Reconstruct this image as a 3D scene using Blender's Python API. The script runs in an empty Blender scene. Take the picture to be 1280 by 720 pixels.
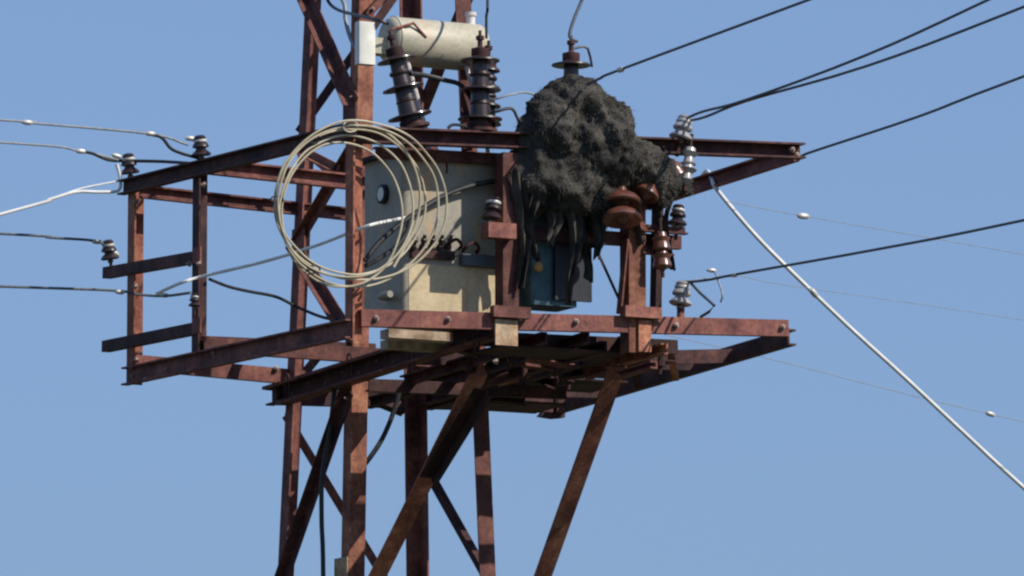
import bpy, math, random
from mathutils import Vector, noise, Matrix
random.seed(7)
R = math.radians
sc = bpy.context.scene
col = sc.collection

# ------------------------------------------------------------------ camera
# x: along the platform front (right and away), y: towards the tower's back, z: up.
DIST, CAMZ, PITCH = 40.0, 1.6, R(7.6)
FPX = 7600.0                                   # focal length in pixels of a 1280 px wide frame
C = Vector((-DIST * .4472, -DIST * .8944, CAMZ))
yaw = math.atan2(.8944, .4472) - math.atan(158 / FPX)
FW = Vector((math.cos(yaw) * math.cos(PITCH), math.sin(yaw) * math.cos(PITCH), math.sin(PITCH)))
RT = Vector((math.sin(yaw), -math.cos(yaw), 0))
UPV = RT.cross(FW)
cam = bpy.data.cameras.new('camera')
cam.sensor_width = 36
cam.lens = FPX / 1280 * 36
cam.clip_start = .5
cam.clip_end = 6000
co = bpy.data.objects.new('camera', cam)
col.objects.link(co)
co.matrix_world = Matrix(((RT.x, UPV.x, -FW.x, C.x), (RT.y, UPV.y, -FW.y, C.y), (RT.z, UPV.z, -FW.z, C.z), (0, 0, 0, 1)))
sc.camera = co

# ------------------------------------------------------------------ sky and sun
SUN_EL, SUN_DIR = 39.0, Vector((.62, -.79, 0)).normalized()
w = bpy.data.worlds.new('World')
sc.world = w
w.use_nodes = True
nt = w.node_tree
bg = nt.nodes['Background']
sk = nt.nodes.new('ShaderNodeTexSky')
sk.sky_type = 'NISHITA'
sk.sun_disc = False
sk.sun_elevation = R(SUN_EL)
sk.sun_rotation = math.atan2(SUN_DIR.x, SUN_DIR.y)
sk.altitude = 300
sk.air_density = 1.0
sk.dust_density = 2.2
sk.ozone_density = 4.0
gm = nt.nodes.new('ShaderNodeGamma')              # the photograph's flat, hazy sky: less contrast over the whole dome
gm.inputs[1].default_value = .33
nt.links.new(sk.outputs[0], gm.inputs[0])
tn = nt.nodes.new('ShaderNodeVectorMath')
tn.operation = 'MULTIPLY'
tn.inputs[1].default_value = (1.80, 2.54, 3.80)
nt.links.new(gm.outputs[0], tn.inputs[0])
nt.links.new(tn.outputs[0], bg.inputs[0])
bg.inputs[1].default_value = .10
sl = bpy.data.lights.new('sun', 'SUN')
sl.energy = 5.0
sl.angle = R(.5)
sl.color = (1, .93, .82)
so = bpy.data.objects.new('sun', sl)
col.objects.link(so)
so.location = (10, -20, 30)
sd = Vector((SUN_DIR.x * math.cos(R(SUN_EL)), SUN_DIR.y * math.cos(R(SUN_EL)), math.sin(R(SUN_EL))))
so.rotation_euler = sd.to_track_quat('Z', 'Y').to_euler()
vs = sc.view_settings
vs.view_transform = 'Standard'
vs.look = 'None'
vs.gamma = 1
vs.exposure = 0
sc.render.engine = 'CYCLES'
sc.cycles.pixel_filter_type = 'BLACKMAN_HARRIS'
sc.cycles.filter_width = 2.3


def at(px, py, x=None, y=None, z=None):
    """Where the line of sight measured at (px, py) meets the plane x=, y= or z= of the structure."""
    d = FW * FPX + RT * (px - 640) + UPV * (360 - py)
    t = (x - C.x) / d.x if x is not None else (y - C.y) / d.y if y is not None else (z - C.z) / d.z
    return C + d * t


# ------------------------------------------------------------------ materials
def nodes(name):
    m = bpy.data.materials.new(name)
    m.use_nodes = True
    t = m.node_tree
    return m, t, t.nodes['Principled BSDF']


def ramp(t, fac, stops):
    r = t.nodes.new('ShaderNodeValToRGB')
    while len(r.color_ramp.elements) < len(stops):
        r.color_ramp.elements.new(.5)
    for e, (p, c) in zip(r.color_ramp.elements, stops):
        e.position = p
        e.color = (*c, 1)
    t.links.new(fac, r.inputs[0])
    return r.outputs[0]


def tex(t, scale, detail=6, rough=.6, stretch=None):
    tc = t.nodes.new('ShaderNodeTexCoord')
    src = tc.outputs['Object']
    if stretch:
        mp = t.nodes.new('ShaderNodeMapping')
        mp.inputs['Scale'].default_value = stretch
        t.links.new(src, mp.inputs[0])
        src = mp.outputs[0]
    n = t.nodes.new('ShaderNodeTexNoise')
    n.inputs['Scale'].default_value = scale
    n.inputs['Detail'].default_value = detail
    n.inputs['Roughness'].default_value = rough
    t.links.new(src, n.inputs['Vector'])
    return n.outputs['Fac']


def mix(t, fac, a, b, mode='MIX'):
    n = t.nodes.new('ShaderNodeMix')
    n.data_type = 'RGBA'
    n.blend_type = mode
    for s, v in ((n.inputs['Factor'], fac), (n.inputs['A'], a), (n.inputs['B'], b)):
        if hasattr(v, 'is_linked'):
            t.links.new(v, s)
        elif isinstance(v, tuple):
            s.default_value = (*v, 1)
        else:
            s.default_value = v
    return n.outputs['Result']


def bump(t, b, h, strength=.3, dist=.004):
    n = t.nodes.new('ShaderNodeBump')
    n.inputs['Strength'].default_value = strength
    n.inputs['Distance'].default_value = dist
    t.links.new(h, n.inputs['Height'])
    t.links.new(n.outputs[0], b.inputs['Normal'])


def rust(name, dark, mid, hot, hotpos=.66, var=.35):
    m, t, b = nodes(name)
    n1 = tex(t, 5.5, 8, .68)
    n2 = tex(t, 34, 6, .7)
    n3 = tex(t, 9, 4, .6, (1, 1, .14))
    c = ramp(t, n1, [(.30, dark), (.5, mid), (hotpos, hot)])
    c2 = ramp(t, n2, [(.32, (.45, .42, .42)), (.62, (1.12, 1.08, 1.05))])
    c = mix(t, .75, c, c2, 'MULTIPLY')
    c3 = ramp(t, n3, [(.38, (.5, .47, .5)), (.56, (1, 1, 1))])
    c = mix(t, .6, c, c3, 'MULTIPLY')
    oi = t.nodes.new('ShaderNodeObjectInfo')
    r = ramp(t, oi.outputs['Random'], [(0, (1 - var,) * 3), (1, (1 + var, 1 + var * .85, 1 + var * .8))])
    c = mix(t, 1.0, c, r, 'MULTIPLY')
    t.links.new(c, b.inputs['Base Color'])
    b.inputs['Roughness'].default_value = .78
    b.inputs['Specular IOR Level'].default_value = .3
    bump(t, b, n2, .5, .004)
    return m


def simple(name, a, b_, scale=20, rough=.6, metal=0, spec=.4, bmp=.2, coat=0):
    m, t, b = nodes(name)
    n = tex(t, scale, 5, .6)
    t.links.new(ramp(t, n, [(.35, a), (.65, b_)]), b.inputs['Base Color'])
    b.inputs['Roughness'].default_value = rough
    b.inputs['Metallic'].default_value = metal
    b.inputs['Specular IOR Level'].default_value = spec
    b.inputs['Coat Weight'].default_value = coat
    bump(t, b, n, bmp, .002)
    return m


M = {}
M['rust'] = rust('rusty_red_steel', (.07, .029, .028), (.195, .077, .066), (.29, .13, .095))
M['rust_hot'] = rust('orange_sunlit_rusted_steel', (.13, .047, .036), (.30, .115, .074), (.43, .20, .12), .62)  # orange rust, with sunlight on lit members put into the colour
M['rust_dark'] = rust('dark_shaded_weathered_steel', (.022, .013, .016), (.066, .03, .031), (.13, .055, .046))  # dark rust, with shade on beams and undersides put into the colour
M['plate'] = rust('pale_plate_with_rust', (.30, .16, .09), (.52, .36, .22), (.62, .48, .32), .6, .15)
M['tank'] = None
M['bolt'] = simple('bolt_steel', (.14, .08, .06), (.34, .27, .24), 40, .55, .3)
M['porcelain'] = simple('brown_porcelain', (.022, .014, .015), (.04, .02, .019), 12, .36, 0, .5, .05, .15)
M['porcelain_red'] = simple('red_brown_porcelain', (.09, .033, .022), (.15, .055, .034), 9, .3, 0, .6, .08, .3)
M['porcelain_grey'] = simple('grey_porcelain', (.25, .24, .24), (.42, .40, .39), 9, .28, 0, .5, .08, .2)
M['cement'] = simple('pale_cement', (.55, .5, .48), (.75, .7, .68), 30, .7)
M['wire'] = simple('weathered_conductor', (.07, .08, .10), (.14, .155, .18), 60, .55, .3)
M['wire_thin'] = simple('pale_grey_conductor', (.20, .22, .25), (.30, .32, .35), 30, .6, .2)
M['cable_black'] = simple('black_cable_sheath', (.012, .013, .015), (.03, .03, .034), 25, .5)
M['cable_white'] = simple('white_cable_sheath', (.60, .60, .58), (.78, .77, .74), 6, .5)
M['coil'] = simple('cream_cable_sheath', (.33, .285, .19), (.50, .44, .32), 5, .55)
M['clamp'] = simple('aluminium_clamp', (.42, .41, .39), (.62, .6, .57), 30, .4, .2)
M['box_white'] = simple('white_enamel', (.62, .61, .55), (.78, .77, .70), 7, .4)
M['teal'] = simple('teal_cabinet_paint', (.02, .065, .085), (.07, .15, .18), 7, .45)
M['black'] = simple('black_panel', (.008, .010, .018), (.018, .02, .03), 14, .5)
M['ochre'] = simple('ochre_plastic', (.42, .25, .08), (.55, .35, .13), 14, .45)
M['shag'] = simple('charcoal_matted_fibre', (.02, .019, .019), (.085, .078, .068), 6, .95, 0, .1, .6)
M['fibre'] = simple('charcoal_fibre_strands', (.03, .028, .027), (.14, .128, .11), 5, .9, 0, .15, .1)
M['wood'] = simple('grey_weathered_plank', (.05, .035, .03), (.12, .085, .07), 14, .85)
M['sleeper'] = simple('pale_wooden_sleeper', (.20, .13, .09), (.50, .39, .29), 11, .8)


def tank_material(name, base, base2, stain):
    m, t, b = nodes(name)
    n1 = tex(t, 3.0, 6, .6)
    n2 = tex(t, 7.0, 5, .65, (1, 1, .22))
    n3 = tex(t, 40, 4, .6)
    c = ramp(t, n1, [(.36, base), (.64, base2)])
    s = ramp(t, n2, [(.54, (0, 0, 0)), (.68, (1, 1, 1))])
    c = mix(t, s, c, stain)
    g = ramp(t, n3, [(.3, (.72, .7, .68)), (.6, (1.05, 1.05, 1.05))])
    c = mix(t, .6, c, g, 'MULTIPLY')
    t.links.new(c, b.inputs['Base Color'])
    b.inputs['Roughness'].default_value = .5
    bump(t, b, n3, .2, .002)
    return m


M['tank'] = tank_material('grey_green_tank_paint', (.27, .25, .20), (.36, .33, .26), (.46, .31, .16))
M['cons'] = tank_material('cream_green_tank_paint', (.36, .335, .255), (.46, .42, .32), (.52, .31, .20))


# ------------------------------------------------------------------ mesh helpers
class MB:
    def __init__(s):
        s.v, s.f = [], []

    def add(s, vs_, fs):
        o = len(s.v)
        s.v += [Vector(p) for p in vs_]
        s.f += [tuple(i + o for i in q) for q in fs]
        return s

    def box(s, a, b):
        x0, y0, z0 = a
        x1, y1, z1 = b
        v = [(x0, y0, z0), (x1, y0, z0), (x1, y1, z0), (x0, y1, z0), (x0, y0, z1), (x1, y0, z1), (x1, y1, z1), (x0, y1, z1)]
        return s.add(v, [(0, 3, 2, 1), (4, 5, 6, 7), (0, 1, 5, 4), (1, 2, 6, 5), (2, 3, 7, 6), (3, 0, 4, 7)])

    def prism(s, p0, p1, prof, a):
        """2-D profile (u along a, v along t x a) swept from p0 to p1."""
        p0, p1, a = Vector(p0), Vector(p1), Vector(a)
        t = (p1 - p0).normalized()
        a = (a - t * a.dot(t)).normalized()
        b = t.cross(a)
        n = len(prof)
        v = [p + a * q[0] + b * q[1] for p in (p0, p1) for q in prof]
        f = [(i, (i + 1) % n, (i + 1) % n + n, i + n) for i in range(n)]
        f += [tuple(range(n - 1, -1, -1)), tuple(range(n, 2 * n))]
        return s.add(v, f)

    def lathe(s, prof, seg=18, p=(0, 0, 0), axis=(0, 0, 1)):
        ax = Vector(axis).normalized()
        q = ax.to_track_quat('Z', 'Y')
        p = Vector(p)
        v, f = [], []
        n = len(prof)
        for r_, z in prof:
            for k in range(seg):
                a = 2 * math.pi * k / seg
                v.append(p + q @ Vector((r_ * math.cos(a), r_ * math.sin(a), z)))
        for i in range(n - 1):
            for k in range(seg):
                k2 = (k + 1) % seg
                f.append((i * seg + k, i * seg + k2, (i + 1) * seg + k2, (i + 1) * seg + k))
        f.append(tuple(range(seg - 1, -1, -1)))
        f.append(tuple((n - 1) * seg + k for k in range(seg)))
        return s.add(v, f)

    def tube(s, pts, r, seg=8, step=6):
        pts = smooth(pts, step)
        n = len(pts)
        v, f = [], []
        ref = Vector((.3, .2, 1)).normalized()
        for i, p in enumerate(pts):
            t = (pts[min(i + 1, n - 1)] - pts[max(i - 1, 0)]).normalized()
            a = ref - t * ref.dot(t)
            if a.length < .05:
                a = Vector((1, 0, 0)) - t * t.x
            a.normalize()
            ref = a
            b = t.cross(a)
            for k in range(seg):
                g = 2 * math.pi * k / seg
                v.append(p + (a * math.cos(g) + b * math.sin(g)) * r)
        for i in range(n - 1):
            for k in range(seg):
                k2 = (k + 1) % seg
                f.append((i * seg + k, i * seg + k2, (i + 1) * seg + k2, (i + 1) * seg + k))
        f += [tuple(range(seg - 1, -1, -1)), tuple((n - 1) * seg + k for k in range(seg))]
        return s.add(v, f)

    def build(s, name, mat, parent=None, smooth_=False):
        off = Vector((0, 0, 0))
        p = parent
        while p is not None:
            off += Vector(p.location)
            p = p.parent
        me = bpy.data.meshes.new(name)
        me.from_pydata([q - off for q in s.v], [], s.f)
        me.validate()
        if smooth_:
            me.shade_smooth()
            me.set_sharp_from_angle(angle=R(40))
        me.materials.append(mat)
        o = bpy.data.objects.new(name, me)
        col.objects.link(o)
        o.parent = parent
        return o


def smooth(pts, step):
    pts = [Vector(p) for p in pts]
    if len(pts) < 3 or step < 2:
        return pts
    q = [pts[0] * 2 - pts[1]] + pts + [pts[-1] * 2 - pts[-2]]
    out = []
    for i in range(1, len(q) - 2):
        a, b, c, d = q[i - 1:i + 3]
        for k in range(step):
            t = k / step
            out.append(.5 * (2 * b + (c - a) * t + (2 * a - 5 * b + 4 * c - d) * t * t + (3 * b - a - 3 * c + d) * t ** 3))
    return out + [pts[-1]]


def tag(o, label=None, cat=None, group=None, kind=None):
    for k, v in (('label', label), ('category', cat), ('group', group), ('kind', kind)):
        if v:
            o[k] = v
    return o


def thing(name, loc, label, cat, group=None):
    o = bpy.data.objects.new(name, None)
    o.empty_display_size = .1
    o.location = loc
    col.objects.link(o)
    return tag(o, label, cat, group)


def copy_tree(o, parent=None):
    c = o.copy()
    col.objects.link(c)
    c.parent = parent
    for ch in list(o.children):
        copy_tree(ch, c)
    return c


def angle(wd, th=.011):
    return [(0, 0), (wd, 0), (wd, th), (th, th), (th, wd), (0, wd)]


def chan(h, f, th=.012):
    """web height h along u (centred), flanges f along v."""
    k = h / 2
    return [(-k, 0), (k, 0), (k, f), (k - th, f), (k - th, th), (-k + th, th), (-k + th, f), (-k, f)]


def flat(wd, th):
    return [(-wd / 2, -th / 2), (wd / 2, -th / 2), (wd / 2, th / 2), (-wd / 2, th / 2)]


Z = Vector((0, 0, 1))
X = Vector((1, 0, 0))
Y = Vector((0, 1, 0))
_bolt = None


def bolt(p, n, parent, r=.017):
    """a hexagon bolt head on a face at p, pointing along n."""
    q = MB().lathe([(r * 1.25, 0), (r * 1.25, .004), (r, .005), (r, .016), (r * .55, .017), (r * .55, .026)], 6, p, n)
    return q.build('bolt', M['bolt'], parent)


# ------------------------------------------------------------------ ground
XL, YF, XR = -1.6, -2.7, 1.68
g = MB()
N = 40
ext = 1500
vv = []
for j in range(N + 1):
    for i in range(N + 1):
        u, v_ = (i / N * 2 - 1), (j / N * 2 - 1)
        vv.append((ext * u * abs(u) ** 1.5, ext * v_ * abs(v_) ** 1.5, 0))
g.add(vv, [(j * (N + 1) + i, j * (N + 1) + i + 1, (j + 1) * (N + 1) + i + 1, (j + 1) * (N + 1) + i) for j in range(N) for i in range(N)])
m, t, b = nodes('dry_earth_and_grass')
c = ramp(t, tex(t, .5, 10, .7), [(.35, (.06, .05, .03)), (.5, (.05, .06, .025)), (.65, (.10, .08, .05))])
t.links.new(c, b.inputs['Base Color'])
b.inputs['Roughness'].default_value = .95
tag(g.build('ground', m), kind='structure')

# ------------------------------------------------------------------ lattice tower
zT = (at(482, 430, x=0)).z                       # tower axis height seen at row 430


def hs(z):
    return .487 - .0321 * (z - zT)


TOP = zT + 4.6
tower = thing('lattice_tower', (0, 0, 0), 'rusty red four-legged steel lattice tower carrying the transformer platform', 'tower')
corner = {}
for sx, sy, nm in ((-1, 1, 'L'), (-1, -1, 'F'), (1, 1, 'B'), (1, -1, 'Rt')):
    corner[nm] = lambda z, sx=sx, sy=sy: Vector((sx * hs(z), sy * hs(z), z))
    p0, p1 = corner[nm](0), corner[nm](TOP)
    # two flanges meeting at the outer corner
    mb = MB()
    wd, th = .115, .012
    prof = [(0, 0), (wd, 0), (wd, th), (th, th), (th, wd), (0, wd)]
    tdir = (p1 - p0).normalized()
    vx, vy = Vector((-sx, 0, 0)), Vector((0, -sy, 0))
    n = len(prof)
    v = [p + vx * q[0] + vy * q[1] for p in (p0, p1) for q in prof]
    f = [(i, (i + 1) % n, (i + 1) % n + n, i + n) for i in range(n)] + [tuple(range(n - 1, -1, -1)), tuple(range(n, 2 * n))]
    mb.add(v, f)
    mb.build('leg', M['rust_hot'] if nm == 'F' else M['rust'], tower)


def zrow(nm, py):
    """height on a leg seen at image row py"""
    lo, hi = 0, TOP
    for _ in range(40):
        mid = (lo + hi) / 2
        p = corner[nm](mid) - C
        row = 360 - p.dot(UPV) / p.dot(FW) * FPX
        if row > py:
            lo = mid
        else:
            hi = mid
    return lo


def brace(a, pa, b, pb, inset, mat='rust', wd=.062, rowa=True, gus=True):
    """angle brace between leg a (at row pa, or height) and leg b, `inset` inside the face"""
    za = zrow(a, pa) if rowa else pa
    zb = zrow(b, pb) if rowa else pb
    A, B = corner[a](za), corner[b](zb)
    mid = (A + B) / 2
    fn = Vector((mid.x, mid.y, 0))
    fn = Vector((math.copysign(1, fn.x), 0, 0)) if abs(fn.x) > abs(fn.y) else Vector((0, math.copysign(1, fn.y), 0))
    d = (B - A).normalized()
    A, B = A + d * .05 + fn * inset, B - d * .05 + fn * inset
    ob = MB().prism(A, B, angle(wd, .008), fn.cross(d)).build('brace', M[mat], tower)
    if gus:
        for P_, s_ in ((A, 1), (B, -1)):
            bolt(P_ + d * .05 * s_ + fn * .012 + fn.cross(d) * wd * .5, fn, tower, .012)
    return ob


O = .004
# near left face (legs L - F)
brace('L', -8, 'F', 140, O, 'rust', .085)
brace('F', 172, 'L', 306, -.02, 'rust')
brace('L', 306, 'F', 428, O, 'rust', .075)
brace('F', 478, 'L', 752, O, 'rust_dark', .075)
# back face (legs L - B)
brace('B', -30, 'L', 176, O, 'rust_dark', .06)
brace('L', 176, 'B', 300, O, 'rust_hot', .05)
brace('B', 300, 'L', 505, O, 'rust_dark', .06)
brace('L', 508, 'B', 790, O, 'rust', .06)
# far right face (legs Rt - B)
brace('Rt', -20, 'B', 150, O, 'rust')
brace('B', 150, 'Rt', 320, O, 'rust_dark')
brace('Rt', 488, 'B', 612, O, 'rust_dark')
brace('B', 574, 'Rt', 745, O, 'rust_dark', .05)
# front face (legs F - Rt), above the platform only
brace('Rt', -120, 'F', 20, O, 'rust')
# out of the picture: the same lattice down to the ground and up to the top
for k in range(4):
    z0_ = zrow('F', 790) - 1.35 * k
    z1_ = max(z0_ - 1.35, .25)
    brace('L', z0_, 'F', z1_, O, 'rust', .075, False)
    brace('B', z0_, 'L', z1_, O, 'rust', .06, False)
    brace('Rt', z0_, 'B', z1_, O, 'rust', .06, False)
    brace('F', z0_ - .1, 'Rt', z1_ - .05, O, 'rust', .06, False)
zt = zrow('F', -40)
for k in range(3):
    z0_ = zt + k * .75
    for a_, b_ in (('L', 'F'), ('F', 'Rt'), ('Rt', 'B'), ('B', 'L')):
        if z0_ + .75 < TOP:
            brace(a_, z0_, b_, z0_ + .75, O, 'rust', .055, False)
# top cross-arm, above the frame
mb = MB()
zc = TOP - .05
for yy in (-.30, .22):
    mb.prism((-1.5, yy, zc), (1.5, yy, zc), chan(.1, .05), Z)
mb.build('crossarm', M['rust'], tower)
MB().box((-.36, -.36, TOP), (.36, .36, TOP + .012)).build('cap_plate', M['rust'], tower)
# concrete-less foot plates on the ground
for nm in corner:
    p = corner[nm](0)
    MB().box((p.x - .14, p.y - .14, .0), (p.x + .14, p.y + .14, .02)).build('foot_plate', M['rust_dark'], tower)
# gusset plates on the front leg
for nm, row, mat in (('F', 138, 'rust'), ('F', 715, 'plate'), ('L', 306, 'rust')):
    p = corner[nm](zrow(nm, row))
    MB().box((p.x - .012, p.y - .0 if nm == 'F' else p.y - .19, p.z - .10), (p.x - .004, p.y + .19 if nm == 'F' else p.y, p.z + .10)).build('gusset_plate', M[mat], tower)

# ------------------------------------------------------------------ platform frame
plat = thing('transformer_platform', (0, -1.2, zT), 'rusty steel platform frame with posts and struts cantilevered off the tower', 'platform')


def beam(name, p0, p1, h=.105, f=.055, mat='rust', up=Z, flip=False, sh=None):
    """channel: web outward.  flip swaps the side the flanges point to"""
    p0, p1 = Vector(p0), Vector(p1)
    if flip:
        p0, p1 = p1, p0
    return MB().prism(p0, p1, sh or chan(h, f), up).build(name, M[mat], plat)


# lower frame
zlow = at(720, 399, y=YF).z
# front beam: web on the -y side, flanges towards +y (t x up)
fa, fb = at(452, 397, y=YF), at(986, 410, y=YF)
beam('front_beam', fa, fb, .105, .06, 'rust', Z, True)
la, lb = at(160, 471, x=XL), at(441, 411, x=XL)
beam('side_beam', la, lb, .12, .05, 'rust', Z, False)
ra, rb = at(985, 421, x=XR - .02), at(690, 508, x=XR - .02)
beam('side_beam', ra, rb, .105, .06, 'rust_dark', Z, False)
ma, mb_ = at(342, 497, x=-.50), at(632, 407, x=-.50)
beam('bearer', ma, mb_, .115, .06, 'rust_dark', Z, False)
MB().prism(ma + Vector((-.045, 0, .058)), mb_ + Vector((-.045, 0, .058)), flat(.02, .085), Z).build('walk_strip', M['rust'], plat)
MB().prism(ma + Vector((-.05, -.25, -.07)), mb_ + Vector((-.05, .1, -.07)), flat(.014, .10), Z).build('walk_strip', M['rust'], plat)
na, nb = at(530, 502, x=.52), at(800, 424, x=.52)
beam('bearer', na, nb, .115, .06, 'rust_dark', Z, True)


def zlow_at(x, y):
    """height of the frame's plane: it hangs a little, as its bearers do"""
    rows = [(XL, la, lb), (-.5, ma, mb_), (.52, na, nb), (XR, rb, ra)]
    zs = [(x_, p.z + (q_.z - p.z) * (y - p.y) / (q_.y - p.y)) for x_, p, q_ in rows]
    for (xa, za_), (xb, zb_) in zip(zs, zs[1:]):
        if x <= xb or xb == XR:
            return za_ + (zb_ - za_) * (x - xa) / (xb - xa)


# cross members along x under/over the bearers
for yy, x0, x1, dz, hh, mat in ((.52, -.56, 1.62, -.02, .11, 'rust_dark'), (-.52, -1.57, .62, .115, .10, 'rust'), (-1.3, -.5, 1.6, .0, .10, 'rust_dark'), (-.75, -.5, .95, -.11, .08, 'rust_dark')):
    beam('cross_beam', (x0, yy, zlow_at(x0, yy) + dz), (x1, yy, zlow_at(x1, yy) + dz), hh, .055, mat, Z, True)
# planks lying on the rear of the bearers
for k in range(6):
    yy = -1.0 + k * .235
    zz = zlow_at(.9, yy) + .085
    MB().box((.40, yy, zz - .02 + .006 * (k % 2)), (1.33 + .12 * ((k * 5) % 3), yy + .20, zz + .02 + .006 * (k % 2))).build('plank', M['wood'], plat)
for (x0, x1, ya, yb_, dz) in ((.56, 1.1, -1.95, -1.35, -.05), (.56, 1.3, -.95, -.45, -.045), (.45, 1.35, .0, .45, -.06)):
    xm = (x0 + x1) / 2
    za, zb2 = zlow_at(xm, ya) + dz, zlow_at(xm, yb_) + dz
    MB().prism(((x0 + x1) / 2, ya, za), ((x0 + x1) / 2, yb_, zb2), flat(x1 - x0, .012), X).build('floor_plate', M['rust_dark'], plat)
for xx, ya, yb_, dz in ((-.18, -2.6, -.6, -.05), (.12, -2.6, .5, -.03), (.30, -2.5, -.2, -.06)):
    beam('joist', (xx, ya, zlow_at(xx, ya) + dz), (xx + .02, yb_, zlow_at(xx, yb_) + dz), .075, .045, 'rust_dark', Z, True)
MB().box((-.44, -2.5, zlow - .17), (.45, -2.05, zlow - .158)).build('floor_plate', M['rust_dark'], plat)
for yy, x0, x1, dz in ((-2.25, -.5, .95, -.02), (-1.75, .5, 1.64, -.02), (-.1, -.5, 1.64, -.02)):
    beam('cross_beam', (x0, yy, zlow_at(x0, yy) + dz), (x1, yy, zlow_at(x1, yy) + dz), .09, .05, 'rust_dark', Z, True)
# u-bolts where the bearers cross the legs, and odd bolts left hanging
for px, py, kw in ((362, 480, dict(x=-.56)), (440, 455, dict(x=-.56)), (517, 448, dict(x=-.57)), (598, 424, dict(x=-.57)), (660, 455, dict(x=.48)), (700, 470, dict(x=.5)), (640, 445, dict(y=-1.7))):
    q = at(px, py, **kw)
    MB().tube([q + Vector((-.01, -.03, -.075)), q + Vector((-.02, -.03, .04)), q + Vector((-.02, 0, .065)), q + Vector((-.02, .03, .04)), q + Vector((-.01, .03, -.09))], .007, 6, 3).build('u_bolt', M['rust_dark'], plat, True)
rs = random.Random(5)
for k in range(16):
    yy = rs.uniform(-2.2, .3)
    xx = rs.choice((-.42, .2, .48, .75, 1.1))
    zz = zlow_at(xx, yy) - rs.uniform(.02, .11)
    dr_ = Vector((rs.uniform(-1, 1), rs.uniform(-.6, .6), rs.uniform(-.35, .35))).normalized() * rs.uniform(.08, .22)
    MB().prism(Vector((xx, yy, zz)) - dr_, Vector((xx, yy, zz)) + dr_, angle(rs.uniform(.04, .08), .009), Vector((0, .3, 1))).build('bracket', M[rs.choice(('rust', 'rust_dark', 'rust_dark', 'rust_hot'))], plat)
for px, py, yy in ((655, 470, -1.6), (712, 468, -1.2), (826, 448, -2.3), (588, 455, -2.0), (695, 500, .3)):
    q = at(px, py, y=yy)
    MB().lathe([(.02, .05), (.02, -.02), (.034, -.022), (.034, -.05), (.014, -.052), (.014, -.10)], 8, q, (.1, 0, 1)).build('hanging_bolt', M['rust_dark'], plat)
# pale sleepers under the transformer
for yy in (-2.42, -1.95):
    zz = zlow - .115
    MB().box((at(486, 420, y=yy).x, yy, zz - .035), (at(566, 420, y=yy).x, yy + .12, zz + .02)).build('sleeper', M['sleeper'], plat)
# bracket plates, sunlight on the channel ends put into their pale colour
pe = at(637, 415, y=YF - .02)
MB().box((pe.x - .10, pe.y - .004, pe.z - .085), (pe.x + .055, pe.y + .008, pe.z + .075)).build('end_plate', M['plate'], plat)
pe2 = at(806, 420, y=YF - .02)
MB().box((pe2.x - .045, pe2.y - .004, pe2.z - .10), (pe2.x + .045, pe2.y + .008, pe2.z + .10)).build('end_plate', M['rust_hot'], plat)
# heavy lug at the rear right corner
pl = at(690, 512, y=rb.y - .05)
MB().add([(pl.x - .12, pl.y, pl.z + .10), (pl.x + .12, pl.y, pl.z + .10), (pl.x + .10, pl.y, pl.z - .05), (pl.x + .02, pl.y, pl.z - .06), (pl.x - .09, pl.y, pl.z - .05), (pl.x - .05, pl.y, pl.z),
          (pl.x - .12, pl.y + .06, pl.z + .10), (pl.x + .12, pl.y + .06, pl.z + .10), (pl.x + .10, pl.y + .06, pl.z - .05), (pl.x + .02, pl.y + .06, pl.z - .06), (pl.x - .09, pl.y + .06, pl.z - .05), (pl.x - .05, pl.y + .06, pl.z)],
         [(0, 1, 2, 3, 4, 5), (11, 10, 9, 8, 7, 6)] + [(i, i + 6, (i + 1) % 6 + 6, (i + 1) % 6) for i in range(6)]).build('lug', M['rust_dark'], plat)
# short rusty stub beams near the right post
MB().prism(at(765, 455, x=.60), at(835, 436, x=.60), chan(.07, .05), Z).build('stub_beam', M['rust_hot'], plat)
MB().prism(at(776, 470, x=.45), at(822, 456, x=.45), chan(.05, .05), Z).build('stub_beam', M['rust'], plat)

# upper frame
ta, tb = at(156, 235, x=XL), at(446, 163, x=XL)
beam('top_side_beam', ta, tb, .10, .055, 'rust_dark', Z, False)
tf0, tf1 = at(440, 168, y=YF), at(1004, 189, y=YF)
beam('top_front_beam', tf0 + Y * .05, tf1 + Y * .05, .10, .085, 'rust_dark', Z, False)  # shade and dirt on this beam both put into the dark colour
tr0, tr1 = at(1000, 192, x=XR + .02), at(800, 256, x=XR + .02)
beam('top_side_beam', tr0, tr1, .10, .05, 'rust', Z, True)
# pair of long beams from the end posts to the tower
p250t = at(252, 215, y=-.47)
beam('top_tie_beam', at(250, 208, y=-.47), at(462, 231, y=-.47), .10, .06, 'rust', Z, False)
beam('top_tie_beam', at(174, 240, y=.46), at(468, 272, y=.46), .085, .05, 'rust', Z, False)
# inner front rail under the top beam
beam('top_rail', at(470, 190, y=YF + .16), at(640, 199, y=YF + .16), .07, .05, 'rust', Z, True)
beam('middle_rail', at(655, 290, y=YF + .09), at(852, 303, y=YF + .09), .085, .05, 'rust_dark', Z, True)
MB().prism(at(742, 304, y=YF + .12), at(781, 390, y=YF + .12), flat(.014, .012), X).build('stay_rod', M['rust_dark'], plat)
MB().prism(at(776, 296, y=YF + .10), at(779, 388, y=YF + .10), angle(.085), X).build('post_brace', M['rust_dark'], plat)
MB().prism(at(815, 236, y=YF + .10), at(812, 388, y=YF + .10), angle(.08), X).build('post_brace', M['rust_dark'], plat)
beam('lower_tie_beam', at(247, 427, y=-.45), at(470, 437, y=-.45), .08, .05, 'rust_dark', Z, True)
beam('lower_tie_beam', at(165, 452, y=.46), at(420, 476, y=.46), .10, .05, 'rust', Z, True)
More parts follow.
